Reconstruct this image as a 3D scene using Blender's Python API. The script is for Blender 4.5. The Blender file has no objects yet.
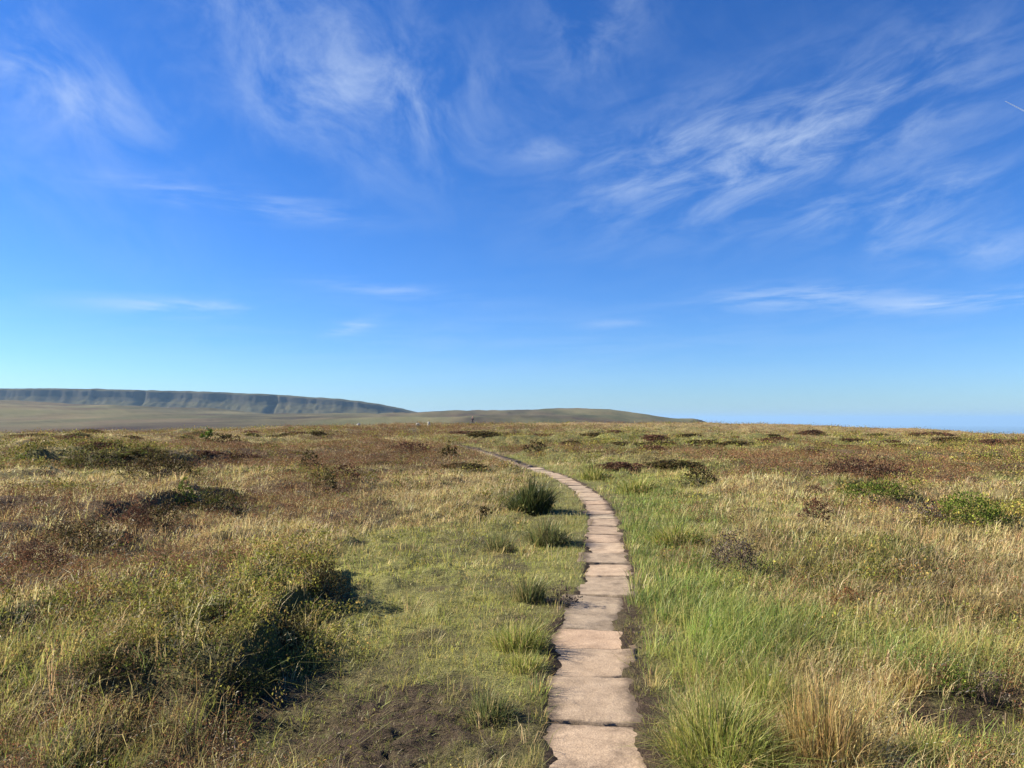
import bpy, bmesh, math, random
import numpy as np
from mathutils import Vector
rng = np.random.default_rng(7)
random.seed(7)
R = math.radians
sc = bpy.context.scene
col = sc.collection

# ------------------------------------------------------------------ camera numbers
F, EYE, HZ = 750.0, 1.6, 419.0
PITCH = math.atan((HZ - 384.0) / F)
CP, SP = math.cos(PITCH), math.sin(PITCH)
SUN_EL, SUN_AZ = R(29), R(-78)            # azimuth clockwise from +Y (view direction)

# ------------------------------------------------------------------ noise
def _hash(ix, iy, seed):
    h = (ix.astype(np.int64) * 374761393 + iy.astype(np.int64) * 668265263 + seed * 974634541) & 0xFFFFFFFF
    h = ((h ^ (h >> 13)) * 1274126177) & 0xFFFFFFFF
    h = h ^ (h >> 16)
    return (h & 0xFFFFFF).astype(np.float64) / float(0xFFFFFF)
def vnoise(x, y, seed=0):
    ix, iy = np.floor(x), np.floor(y)
    fx, fy = x - ix, y - iy
    fx = fx * fx * fx * (fx * (fx * 6 - 15) + 10); fy = fy * fy * fy * (fy * (fy * 6 - 15) + 10)
    a = _hash(ix, iy, seed); b = _hash(ix + 1, iy, seed); c = _hash(ix, iy + 1, seed); d = _hash(ix + 1, iy + 1, seed)
    return ((a * (1 - fx) + b * fx) * (1 - fy) + (c * (1 - fx) + d * fx) * fy) * 2 - 1
def fbm(x, y, octv=4, seed=0, gain=.5):
    s = np.zeros_like(x); a = 1.0; t = 0
    for i in range(octv):
        s += a * vnoise(x * 2 ** i + 13.7 * i, y * 2 ** i - 7.1 * i, seed + i); t += a; a *= gain
    return s / t
def sst(a, b, x):
    t = np.clip((x - a) / (b - a), 0, 1)
    return t * t * (3 - 2 * t)

# ------------------------------------------------------------------ the path line (ground metres)
def unproj_flat(px, py, z=0.0):
    u, v = (px - 512) / F, (384 - py) / F          # camera right, up for forward 1
    dy = CP - v * SP; dz = SP + v * CP
    t = (z - EYE) / dz
    return u * t, dy * t
_pp = [(592, 800), (591, 768), (595, 716), (589, 672), (586, 640), (599, 600), (606, 581), (608, 560), (605, 544), (604, 521),
       (595, 502), (580, 487), (558, 476), (526, 466), (503, 458), (485, 452), (464, 446.5)]
_pw = np.array([unproj_flat(a, b) for a, b in _pp])
_ext = np.array([[-4.6, 52.], [-7.5, 60.], [-10.6, 72.], [-12.0, 84.], [-11.0, 100.], [-9.4, 125.], [-8.8, 165.]])
_pw = np.vstack([[[_pw[0][0] - .02, -3.0]], _pw, _ext])
def chaikin(p, n=3):
    for _ in range(n):
        q = np.empty((2 * len(p) - 2, 2)); q[0::2] = p[:-1] * .75 + p[1:] * .25; q[1::2] = p[:-1] * .25 + p[1:] * .75
        p = np.vstack([p[:1], q, p[-1:]])
    return p
PATH = chaikin(_pw, 3)
PATH_Y = PATH[:, 1]
_o = np.argsort(PATH_Y, kind='stable')
def path_x(y):
    return np.interp(y, PATH_Y[_o], PATH[_o, 0])
_slope = np.gradient(path_x(np.linspace(-3, 165, 1700)), np.linspace(-3, 165, 1700))
def path_dist(x, y):                                # signed, approximately perpendicular
    s = np.interp(y, np.linspace(-3, 165, 1700), _slope)
    return (x - path_x(y)) / np.sqrt(1 + s * s)

# ------------------------------------------------------------------ terrain height
AZP = np.array([-900, -300, 0, 100, 200, 300, 420, 520, 600, 690, 750, 800, 900, 1024, 1300, 2000.])
AZ = np.arctan((AZP - 512) / F)
RINGS = np.array([0, 45, 75, 105, 130, 165, 220, 330, 600, 1000, 1400, 2000, 3500, 6000, 60000.])
def zpix(py, r):
    py = np.array(py, float); return EYE - (py - HZ) / F * r * np.cos(AZ)
ZT = np.array([
    np.zeros(16), np.zeros(16),
    [-.1, -.1, -.08, 0, .05, .1, .15, .2, .2, .2, .15, .1, -.05, -.2, -.4, -.5],
    [-.5, -.4, -.25, -.2, -.1, .1, .25, .3, .35, .35, .25, .1, -.3, -.8, -1.5, -2.5],
    [-1.6, -1.6, -1.2, -1.1, -.4, .1, .3, .35, .45, .45, .3, .1, -.5, -1.2, -2.5, -3.5],
    [-4, -4, -3, -3, -2, -.7, .3, .4, .5, .5, .35, .05, -.6, -1.5, -3.5, -4.5],
    [-6, -6, -6, -6, -5, -3, -1.2, -.8, -.3, .2, .2, -.1, -.9, -2.2, -5, -8],
    [-7, -7, -7, -7, -6, -6, -5, -5, -4, -3, -3, -4, -7, -12, -20, -25],
    [0, 0, .4, 0, -1, -2, -3, -4, -6, -12, -20, -28, -35, -45, -60, -60],
    zpix([403, 404, 405, 408.5, 413, 415.5, 417, 413.5, 415, 421, 450, 480, 500, 500, 500, 500], 1000),
    zpix([396, 398, 400, 403.5, 410, 413.5, 413.5, 408, 410, 418.6, 440, 480, 510, 520, 520, 520], 1400),
    [18, 18, 18, 14, 2, -2, -6, -10, -20, -60, -150, -220, -260, -280, -280, -280],
    [-40, -40, -40, -40, -50, -60, -80, -120, -180, -250, -330, -360, -380, -390, -390, -390],
    np.full(16, -400.), np.full(16, -400.)])
def ring_height(x, y):
    r = np.hypot(x, y); a = np.arctan2(x, y)
    lr = np.log(r + 20)
    i = np.clip(np.searchsorted(RINGS, r, side='right') - 1, 0, len(RINGS) - 2)
    L = np.log(RINGS + 20)
    f = np.clip((lr - L[i]) / (L[i + 1] - L[i]), 0, 1); f = f * f * (3 - 2 * f) * .6 + f * .4
    ac = np.clip(a, AZ[0], AZ[-1])
    j = np.clip(np.searchsorted(AZ, ac, side='right') - 1, 0, len(AZ) - 2)
    g = np.clip((ac - AZ[j]) / (AZ[j + 1] - AZ[j]), 0, 1); g = g * g * (3 - 2 * g)
    z0 = ZT[i, j] * (1 - g) + ZT[i, j + 1] * g; z1 = ZT[i + 1, j] * (1 - g) + ZT[i + 1, j + 1] * g
    return z0 * (1 - f) + z1 * f

def zone_pix(x, y):                                   # ground metres -> the survey sheet's coordinates
    yy = np.maximum(y, .3)
    f = yy * CP - EYE * SP; u = -yy * SP - EYE * CP
    f = np.maximum(f, .2)
    return 512 + F * x / f, 384 - F * u / f

def banks(x, y):
    wig = fbm(x * .6 + 3.1, y * 1.7, 4, 21) * .30
    h = np.zeros_like(x)
    # near heather bank: steep side faces the worn turf
    e = (-1.62 + wig * .7 - x)
    h += .25 * sst(0.0, .16, e) * (1 - .6 * sst(1.0, 4.5, e)) * sst(3.7, 4.7, y + .25 * (x + 1.6)) * (1 - sst(6.7, 8.2, y))
    # second bank
    e2 = (-6.1 + (y - 8.9) * .215 + fbm(y * .7, y * 0 + 9.2, 3, 5) * .5) - x
    h += .22 * (1 + .8 * fbm(y * .9, x * .3, 3, 17)) * sst(0, .5, e2) * (1 - .8 * sst(2, 5, e2)) * sst(8, 9.4, y) * (1 - sst(14.5, 16.0, y))
    # third bank faces the camera
    e3 = y - (23.6 + fbm(x * .6, x * 0, 3, 8) * .8)
    h += .45 * sst(0, .5, e3) * (1 - sst(2.5, 7, e3)) * sst(-17, -15, x) * (1 - sst(-10.6, -9.6, x))
    return h

def height(x, y):
    r = np.hypot(x, y)
    z = ring_height(x, y)
    pd = path_dist(x, y)
    near = 1 - sst(150, 260, r)
    offp = sst(.35, 2.2, np.abs(pd) + .0 * r)
    offp = np.where(y > 60, sst(.6, 6, np.abs(pd)), offp)
    # hummocks and hags
    hum = fbm(x / 1.9, y / 1.9, 2, 31) * (.11 + .06 * sst(6, 12, r)) + np.abs(fbm(x / .75, y / .75, 2, 41)) * .20 - .05
    qx, qy = zone_pix(x, y)
    worn = np.exp(-(((qx - 440) / 150) ** 2 + ((qy - 640) / 120) ** 2) ** 2)
    hum *= (1 - .8 * worn)
    hum += worn * (np.abs(fbm(x / .3, y / .3, 3, 45)) * .09 - .02)
    big = np.maximum(fbm(x / 6.5, y / 6.5, 3, 51), -.25) * .60 * sst(9, 40, r) 
    z = z + near * offp * (hum + big)
    z += (banks(x, y)) * (np.abs(pd) > .2)
    z += near * (fbm(x / .12, y / .12, 3, 61) * .012) * (1 - sst(15, 40, r))
    soil = np.exp(-(((qx - 385) / 150) ** 2 + ((qy - 735) / 62) ** 2) ** 2)
    z += soil * (np.abs(fbm(x / .13, y / .13, 3, 47)) * .046 + fbm(x / .4, y / .4, 2, 48) * .03 - .01) * (np.abs(pd) > .3)
    # path trough: soil rises to the slab edges
    trough = -.022 + .029 * sst(.16, .27, np.abs(pd) + fbm(x / .30, y / .30, 5, 71, .62) * .10)
    z = np.where((y < 47) & (y > -3), z * sst(.2, .6, np.abs(pd)) + (1 - sst(.2, .6, np.abs(pd))) * ring_height(x, y) + trough * (1 - sst(.4, 1.0, np.abs(pd))), z)
    # far relief
    far = sst(250, 700, r)
    z += far * fbm(x / 130, y / 190, 6, 81, .55) * np.clip(r / 1400, 0, 1) * 7.0
    return z

def at(px, py):                                      # where a line of sight meets the ground
    px, py = float(px), float(py)
    u, v = (px - 512) / F, (384 - py) / F
    d = np.array([u, CP - v * SP, SP + v * CP]); 
    t = np.concatenate([np.arange(2.0, 40, .02), np.arange(40, 220, .1)])
    p = d[None] * t[:, None]
    hz = height(p[:, 0], p[:, 1])
    k = np.where(EYE + p[:, 2] <= hz)[0]
    k = k[0] if len(k) else len(t) - 1
    return p[k, 0], p[k, 1], hz[k], t[k]

# ------------------------------------------------------------------ zones of cover
SPEC = ['T', 'P', 'S', 'G', 'H', 'B']
ZONES = [
 ('T', 470, 575, 110, 60, 2.2), ('T', 440, 630, 110, 60, 2.2), ('T', 430, 672, 90, 22, .8), ('T', 515, 690, 34, 50, 1.3), ('T', 572, 520, 40, 45, 2.2),
 ('T', 300, 752, 80, 30, 1.2), ('T', 545, 570, 60, 60, 2), ('T', 378, 600, 60, 50, 2), ('T', 655, 640, 22, 60, 1.4), ('T', 400, 540, 70, 20, .8),
 ('P', 335, 706, 115, 36, 3.4), ('P', 440, 738, 110, 40, 3.6), ('P', 345, 752, 110, 30, 3.2), ('P', 400, 775, 150, 30, 3.4), ('P', 414, 433, 8, 3, 3), ('P', 385, 668, 80, 14, 2.0), ('P', 455, 640, 30, 12, 1.8), ('P', 440, 588, 30, 14, 1.6), ('P', 500, 575, 24, 10, 1.4), ('P', 965, 722, 55, 24, 3.2), ('P', 890, 712, 30, 12, 2),
 ('P', 545, 604, 25, 12, 2), ('P', 545, 668, 26, 16, 2.5), ('P', 450, 605, 22, 30, 1.6), ('P', 655, 735, 26, 50, 2.2), ('P', 468, 555, 25, 14, 1.2),
 ('S', 430, 478, 100, 26, 2.2), ('S', 450, 505, 70, 18, 1.8), ('S', 300, 535, 110, 20, 1.8), ('S', 100, 440, 240, 12, 2), ('S', 240, 520, 120, 25, 1.3),
 ('S', 840, 497, 190, 10, 3.4), ('S', 900, 532, 130, 18, 3.4), ('S', 1000, 560, 70, 26, 2.6), ('S', 640, 478, 40, 9, 1.8), ('S', 850, 720, 50, 60, 1.6), ('S', 760, 592, 80, 18, 1.0), ('S', 960, 600, 80, 30, 1.2),
 ('S', 830, 430, 300, 7, 4.0), ('S', 300, 425, 180, 4, 3.2), ('S', 660, 468, 50, 8, 1.6), ('S', 80, 500, 110, 26, 2.0), ('S', 270, 490, 60, 10, 1.6), ('S', 250, 545, 90, 16, 1.6), ('S', 740, 535, 90, 24, .9), ('S', 560, 424, 120, 3, 3),
 ('G', 720, 710, 75, 80, 2.4), ('G', 668, 590, 50, 110, 2.4), ('G', 636, 500, 40, 45, 2.2), ('G', 705, 560, 70, 60, 1.7), ('G', 790, 620, 130, 60, 1.8), ('G', 880, 650, 90, 50, 1.6),
 ('G', 30, 735, 160, 60, 2.6), ('G', 580, 464, 70, 13, 2), ('G', 720, 440, 170, 9, 2), ('G', 480, 440, 60, 6, 1.6), ('G', 800, 520, 90, 16, 1.2), ('G', 960, 640, 70, 40, 1.3), ('G', 480, 530, 60, 20, 1.3),
 ('G', 900, 755, 120, 20, 1.6), ('G', 130, 470, 90, 8, 1), ('G', 540, 500, 50, 30, 1.4),
 ('H', 90, 600, 150, 45, 2.4), ('H', 50, 570, 90, 35, 1.6), ('H', 330, 468, 130, 22, 1.6), ('H', 410, 456, 80, 13, 2.4), ('H', 360, 515, 90, 12, 2.0), ('H', 200, 452, 130, 10, 1.4),
 ('H', 880, 468, 110, 11, 2.6), ('H', 680, 462, 90, 8, 2.0), ('H', 560, 453, 50, 6, 2), ('H', 780, 480, 70, 10, 2), ('H', 60, 535, 90, 20, 2.2), ('H', 745, 565, 40, 20, 1.6), ('H', 380, 432, 120, 6, 1.8), ('H', 935, 512, 60, 14, 2),
 ('H', 990, 690, 60, 25, 1.2), ('H', 560, 434, 60, 4, 1.2), ('H', 180, 565, 60, 20, 1.2),
 ('B', 235, 615, 115, 55, 2.6), ('B', 150, 665, 130, 42, 2.4), ('B', 850, 632, 60, 20, 2.0), ('B', 978, 518, 50, 16, 3.4), ('B', 885, 494, 75, 7, 3.2), ('B', 100, 464, 80, 8, 2.4),
 ('B', 800, 570, 110, 16, 1.2), ('B', 300, 580, 50, 40, 1.6), ('B', 220, 700, 60, 30, 1.8), ('B', 640, 445, 60, 5, 1.0), ('B', 200, 500, 50, 12, 1.4)]
def zones(x, y):
    """cover weights (n, 6) on the ground at x, y"""
    wx = x + fbm(x / 1.3, y / 1.3, 2, 101) * .35; wy = y + fbm(x / 1.3, y / 1.3, 2, 107) * .5
    r = np.hypot(x, y)
    qx, qy = zone_pix(wx, wy)
    front = (y > 1.5)
    W = np.zeros((len(x), 6))
    k = np.sqrt(np.clip(r, 2, 1e4) / 5)
    def nz(s, sd): return fbm(x / s, y / s, 3, sd)
    W[:, 0] = .15
    W[:, 1] = .10 + np.maximum(nz(.8, 203), 0) * .3
    W[:, 2] = .75 + nz(1.5, 205) * 2.8 + nz(6, 206) * 1.6
    W[:, 3] = .75 + nz(1.3, 207) * 2.6 + nz(5, 208) * 1.5 + .35 * sst(0, 3, x)
    W[:, 4] = .55 + nz(1.4, 209) * 3.0 + nz(6, 210) * 1.8 + .45 * sst(0, -3, x) * sst(60, 20, r)
    W[:, 5] = .45 + nz(1.2, 211) * 2.6 + nz(5, 212) * 1.2
    for s, cx, cy, rx, ry, w in ZONES:
        e = ((qx - cx) / (rx * 1.1)) ** 2 + ((qy - cy) / (ry * 1.1)) ** 2
        W[:, SPEC.index(s)] += np.where(front, 1.0 * w * np.exp(-(e ** 1.5)), 0)
    pd = np.abs(path_dist(x, y) - .02 + nz(.4, 301) * .10)
    sg = path_dist(x, y)
    ext = np.where(sg > 0, .15 * sst(8, 4.5, y) * (1 + 1.2 * nz(.35, 319)), .16 * sst(-.1, .25, nz(.7, 313)) * sst(12, 6, y))
    m = np.where((y < 47) | ((y > 78) & (y < 92)), (1 - sst(.21 + ext, .28 + ext, pd)), 0) 
    W = W * (1 - m)[:, None]; W[:, 1] += m * 4
    t = np.where(y < 70, sst(.30, .4, pd) * (1 - sst(.6, 1.2, pd)), 0)
    W[:, 0] += t * 1.3; W[:, 3] += t * .8
    W[:, 1] += sst(.0, .3, nz(.55, 303)) * W[:, 0] * .95
    W[:, 2] += sst(.1, .4, nz(.4, 309)) * W[:, 0] * .35
    q = np.clip(W[:, 0] - 1.0, 0, 1)[:, None]; W[:, 2:] *= 1 - .55 * q
    W[:, 0] += sst(1.2, 2.4, W[:, 1]) * sst(-.08, .35, nz(.26, 311)) * 2.2; W[:, 2:] *= 1 - .7 * sst(1.2, 2.4, W[:, 1])[:, None]; W[:, 1] += sst(.8, 1.6, W[:, 0]) * sst(.12, .4, nz(.42, 315)) * 2.0
    W = np.maximum(W, .0) ** 2.4
    return W / (W.sum(1, keepdims=True) + 1e-9)

# ------------------------------------------------------------------ colours (linear albedo)
PAL = {
 'T': np.array([[.21, .205, .05], [.24, .22, .065], [.17, .185, .042], [.30, .245, .10], [.26, .25, .055]]),
 'S': np.array([[.46, .36, .17], [.40, .31, .14], [.52, .42, .22], [.33, .25, .10], [.30, .27, .10]]),
 'G': np.array([[.155, .18, .04], [.20, .205, .048], [.125, .165, .04], [.27, .23, .07], [.36, .29, .11], [.22, .22, .055], [.30, .26, .085]]),
 'H': np.array([[.19, .088, .045], [.23, .10, .05], [.14, .075, .04], [.17, .10, .05], [.26, .16, .08], [.15, .12, .04], [.30, .21, .11]]),
 'B': np.array([[.17, .17, .03], [.13, .14, .027], [.21, .19, .042], [.11, .11, .027], [.23, .16, .05], [.20, .175, .06]]),
 'P': np.array([[.34, .27, .13], [.24, .18, .09], [.24, .235, .06], [.22, .23, .055]])}
for _k, _m in (('T', 1.68), ('S', 1.38), ('G', 1.55), ('H', 1.3), ('B', 1.7)): PAL[_k] = PAL[_k] * _m
GROUND_COL = np.array([[.22, .215, .08], [.074, .052, .038], [.24, .19, .09], [.15, .155, .055], [.11, .075, .05], [.11, .112, .04]])

ALB = .77                                            # plants and soil are darker than they look in sunlight
# ------------------------------------------------------------------ mesh helpers
def new_mesh(name, V, tris=None, quads=None, C=None, mat=None, smooth=False):
    me = bpy.data.meshes.new(name)
    V = np.ascontiguousarray(V, np.float32)
    nt = 0 if tris is None else len(tris); nq = 0 if quads is None else len(quads)
    me.vertices.add(len(V)); me.vertices.foreach_set('co', V.ravel())
    loops = np.concatenate([np.asarray(tris, np.int32).ravel() if nt else np.empty(0, np.int32), np.asarray(quads, np.int32).ravel() if nq else np.empty(0, np.int32)])
    me.loops.add(len(loops)); me.loops.foreach_set('vertex_index', loops)
    st = np.concatenate([np.arange(nt) * 3, nt * 3 + np.arange(nq) * 4]).astype(np.int32)
    me.polygons.add(nt + nq); me.polygons.foreach_set('loop_start', st)
    me.update(calc_edges=True)
    me.polygons.foreach_set('use_smooth', np.full(nt + nq, smooth))
    if C is not None:
        a = me.color_attributes.new('col', 'FLOAT_COLOR', 'POINT')
        c4 = np.ones((len(V), 4), np.float32); c4[:, :3] = C if name == 'path' else C * ALB
        a.data.foreach_set('color', c4.ravel())
    if mat: me.materials.append(mat)
    return me
def link(name, me, parent=None, loc=None):
    o = bpy.data.objects.new(name, me); col.objects.link(o)
    if parent: o.parent = parent
    if loc is not None: o.location = loc
    return o
def tag(o, label=None, cat=None, group=None, kind=None):
    if label: o['label'] = label
    if cat: o['category'] = cat
    if group: o['group'] = group
    if kind: o['kind'] = kind
    return o
def empty(name, loc, label, cat, group=None):
    o = bpy.data.objects.new(name, None); o.empty_display_size = .1; col.objects.link(o); o.location = loc
    return tag(o, label, cat, group)

# ------------------------------------------------------------------ materials
def mat_new(name):
    m = bpy.data.materials.new(name); m.use_nodes = True
    nt = m.node_tree; b = nt.nodes['Principled BSDF']
    return m, nt, b
def node(nt, typ, **kw):
    n = nt.nodes.new(typ)
    for k, v in kw.items(): setattr(n, k, v)
    return n
def leaf_material(name, transl=.35, rough=.55, spec=.25):
    m, nt, b = mat_new(name)
    a = node(nt, 'ShaderNodeAttribute', attribute_name='col')
    b.inputs['Roughness'].default_value = rough; b.inputs['Specular IOR Level'].default_value = spec
    nt.links.new(a.outputs['Color'], b.inputs['Base Color'])
    t = node(nt, 'ShaderNodeBsdfTranslucent'); mx = node(nt, 'ShaderNodeMixShader'); mx.inputs[0].default_value = transl
    nt.links.new(a.outputs['Color'], t.inputs['Color'])
    nt.links.new(b.outputs[0], mx.inputs[1]); nt.links.new(t.outputs[0], mx.inputs[2])
    nt.links.new(mx.outputs[0], nt.nodes['Material Output'].inputs['Surface'])
    return m
M_GRASS = leaf_material('grass_blades', .42, .5, .3)
M_LEAF = leaf_material('shrub_leaves', .28, .7, .05)
M_STEM = leaf_material('woody_stems', .0, .8, .1)

def ground_material():
    m, nt, b = mat_new('moor_ground')
    a = node(nt, 'ShaderNodeAttribute', attribute_name='col')
    tc = node(nt, 'ShaderNodeTexCoord')
    def noise(scale, detail=6, rough=.6):
        n = node(nt, 'ShaderNodeTexNoise'); n.inputs['Scale'].default_value = scale; n.inputs['Detail'].default_value = detail; n.inputs['Roughness'].default_value = rough
        nt.links.new(tc.outputs['Object'], n.inputs['Vector']); return n
    n1 = noise(9, 8, .7); n2 = noise(60, 4, .7)
    r1 = node(nt, 'ShaderNodeMapRange'); r1.inputs[1].default_value = .25; r1.inputs[2].default_value = .75; r1.inputs[3].default_value = .55; r1.inputs[4].default_value = 1.5
    nt.links.new(n1.outputs['Fac'], r1.inputs[0])
    r2 = node(nt, 'ShaderNodeMapRange'); r2.inputs[1].default_value = .3; r2.inputs[2].default_value = .7; r2.inputs[3].default_value = .6; r2.inputs[4].default_value = 1.45
    nt.links.new(n2.outputs['Fac'], r2.inputs[0])
    mu = node(nt, 'ShaderNodeMath', operation='MULTIPLY'); nt.links.new(r1.outputs[0], mu.inputs[0]); nt.links.new(r2.outputs[0], mu.inputs[1])
    mx = node(nt, 'ShaderNodeVectorMath', operation='SCALE'); nt.links.new(a.outputs['Color'], mx.inputs[0]); nt.links.new(mu.outputs[0], mx.inputs['Scale'])
    nt.links.new(mx.outputs[0], b.inputs['Base Color'])
    b.inputs['Roughness'].default_value = .95; b.inputs['Specular IOR Level'].default_value = .1
    bu = node(nt, 'ShaderNodeBump'); bu.inputs['Strength'].default_value = .9; bu.inputs['Distance'].default_value = .02
    nt.links.new(mu.outputs[0], bu.inputs['Height']); nt.links.new(bu.outputs[0], b.inputs['Normal'])
    return m
def hill_material():
    m, nt, b = mat_new('hill_cover')
    tc = node(nt, 'ShaderNodeTexCoord'); geo = node(nt, 'ShaderNodeNewGeometry')
    n1 = node(nt, 'ShaderNodeTexNoise'); n1.inputs['Scale'].default_value = .011; n1.inputs['Detail'].default_value = 10; n1.inputs['Roughness'].default_value = .62
    nt.links.new(tc.outputs['Object'], n1.inputs['Vector'])
    cr = node(nt, 'ShaderNodeValToRGB'); e = cr.color_ramp.elements
    e[0].position = .36; e[0].color = (.042, .038, .027, 1); e[1].position = .64; e[1].color = (.082, .072, .042, 1)
    k = e.new(.5); k.color = (.07, .066, .036, 1)
    nt.links.new(n1.outputs['Fac'], cr.inputs[0])
    sx = node(nt, 'ShaderNodeSeparateXYZ'); nt.links.new(geo.outputs['True Normal'], sx.inputs[0])
    mr = node(nt, 'ShaderNodeMapRange'); mr.inputs[1].default_value = .93; mr.inputs[2].default_value = .60; mr.clamp = True
    nt.links.new(sx.outputs[2], mr.inputs[0])
    mix = node(nt, 'ShaderNodeMix', data_type='RGBA'); nt.links.new(mr.outputs[0], mix.inputs[0]); nt.links.new(cr.outputs[0], mix.inputs[6]); mix.inputs[7].default_value = (.046, .043, .037, 1)
    nt.links.new(mix.outputs[2], b.inputs['Base Color'])
    b.inputs['Roughness'].default_value = 1; b.inputs['Specular IOR Level'].default_value = 0
    return m
def stone_material(name, c0, c1, scale=7, bump=.01, dirt=True):
    m, nt, b = mat_new(name)
    tc = node(nt, 'ShaderNodeTexCoord')
    n1 = node(nt, 'ShaderNodeTexNoise'); n1.inputs['Scale'].default_value = scale; n1.inputs['Detail'].default_value = 9; n1.inputs['Roughness'].default_value = .68
    n2 = node(nt, 'ShaderNodeTexNoise'); n2.inputs['Scale'].default_value = scale * 16; n2.inputs['Detail'].default_value = 5; n2.inputs['Roughness'].default_value = .7
    for n in (n1, n2): nt.links.new(tc.outputs['Object'], n.inputs['Vector'])
    cr = node(nt, 'ShaderNodeValToRGB'); e = cr.color_ramp.elements
    e[0].position = .33; e[0].color = (*c0, 1); e[1].position = .62; e[1].color = (*c1, 1)
    nt.links.new(n1.outputs['Fac'], cr.inputs[0])
    r2 = node(nt, 'ShaderNodeMapRange'); r2.inputs[1].default_value = .3; r2.inputs[2].default_value = .7; r2.inputs[3].default_value = .74; r2.inputs[4].default_value = 1.2
    nt.links.new(n2.outputs['Fac'], r2.inputs[0])
    sc_ = node(nt, 'ShaderNodeVectorMath', operation='SCALE'); nt.links.new(cr.outputs[0], sc_.inputs[0]); nt.links.new(r2.outputs[0], sc_.inputs['Scale'])
    out = sc_.outputs[0]
    if dirt:                                        # trodden peat and lichen stains
        n3 = node(nt, 'ShaderNodeTexNoise'); n3.inputs['Scale'].default_value = 3.3; n3.inputs['Detail'].default_value = 7; n3.inputs['Roughness'].default_value = .7
        nt.links.new(tc.outputs['Object'], n3.inputs['Vector'])
        a = node(nt, 'ShaderNodeAttribute', attribute_name='col'); sx = node(nt, 'ShaderNodeSeparateColor'); nt.links.new(a.outputs['Color'], sx.inputs[0])
        ad = node(nt, 'ShaderNodeMath', operation='ADD'); nt.links.new(n3.outputs['Fac'], ad.inputs[0]); nt.links.new(sx.outputs[0], ad.inputs[1])
        mr = node(nt, 'ShaderNodeMapRange'); mr.clamp = True; mr.inputs[1].default_value = .52; mr.inputs[2].default_value = .74; mr.inputs[4].default_value = .8
        nt.links.new(ad.outputs[0], mr.inputs[0])
        mix = node(nt, 'ShaderNodeMix', data_type='RGBA'); nt.links.new(mr.outputs[0], mix.inputs[0]); nt.links.new(out, mix.inputs[6]); mix.inputs[7].default_value = (.085, .062, .046, 1)
        va = node(nt, 'ShaderNodeMapRange'); va.inputs[3].default_value = .88; va.inputs[4].default_value = 1.12; nt.links.new(sx.outputs[1], va.inputs[0])
        tn = node(nt, 'ShaderNodeMix', data_type='RGBA'); nt.links.new(sx.outputs[2], tn.inputs[0]); tn.inputs[6].default_value = (1.04, .97, .92, 1); tn.inputs[7].default_value = (.96, 1.0, .98, 1)
        v1 = node(nt, 'ShaderNodeVectorMath', operation='SCALE'); nt.links.new(mix.outputs[2], v1.inputs[0]); nt.links.new(va.outputs[0], v1.inputs['Scale'])
        v2 = node(nt, 'ShaderNodeVectorMath', operation='MULTIPLY'); nt.links.new(v1.outputs[0], v2.inputs[0]); nt.links.new(tn.outputs[2], v2.inputs[1])
        out = v2.outputs[0]
    nt.links.new(out, b.inputs['Base Color'])
    b.inputs['Roughness'].default_value = .9; b.inputs['Specular IOR Level'].default_value = .2
    ad2 = node(nt, 'ShaderNodeMath', operation='MULTIPLY_ADD'); ad2.inputs[1].default_value = .25; nt.links.new(n2.outputs['Fac'], ad2.inputs[0]); nt.links.new(n1.outputs['Fac'], ad2.inputs[2])
    bu = node(nt, 'ShaderNodeBump'); bu.inputs['Strength'].default_value = .8; bu.inputs['Distance'].default_value = bump
    nt.links.new(ad2.outputs[0], bu.inputs['Height']); nt.links.new(bu.outputs[0], b.inputs['Normal'])
    return m
def plain(name, c, rough=.8):
    m, nt, b = mat_new(name)
    n = node(nt, 'ShaderNodeTexNoise'); n.inputs['Scale'].default_value = 25
    mx = node(nt, 'ShaderNodeMix', data_type='RGBA'); mx.inputs[6].default_value = (*[k * .8 for k in c], 1); mx.inputs[7].default_value = (*[min(1, k * 1.2) for k in c], 1)
    nt.links.new(n.outputs['Fac'], mx.inputs[0]); nt.links.new(mx.outputs[2], b.inputs['Base Color']); b.inputs['Roughness'].default_value = rough
    return m
M_GROUND = ground_material()
M_HILL = hill_material()

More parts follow.
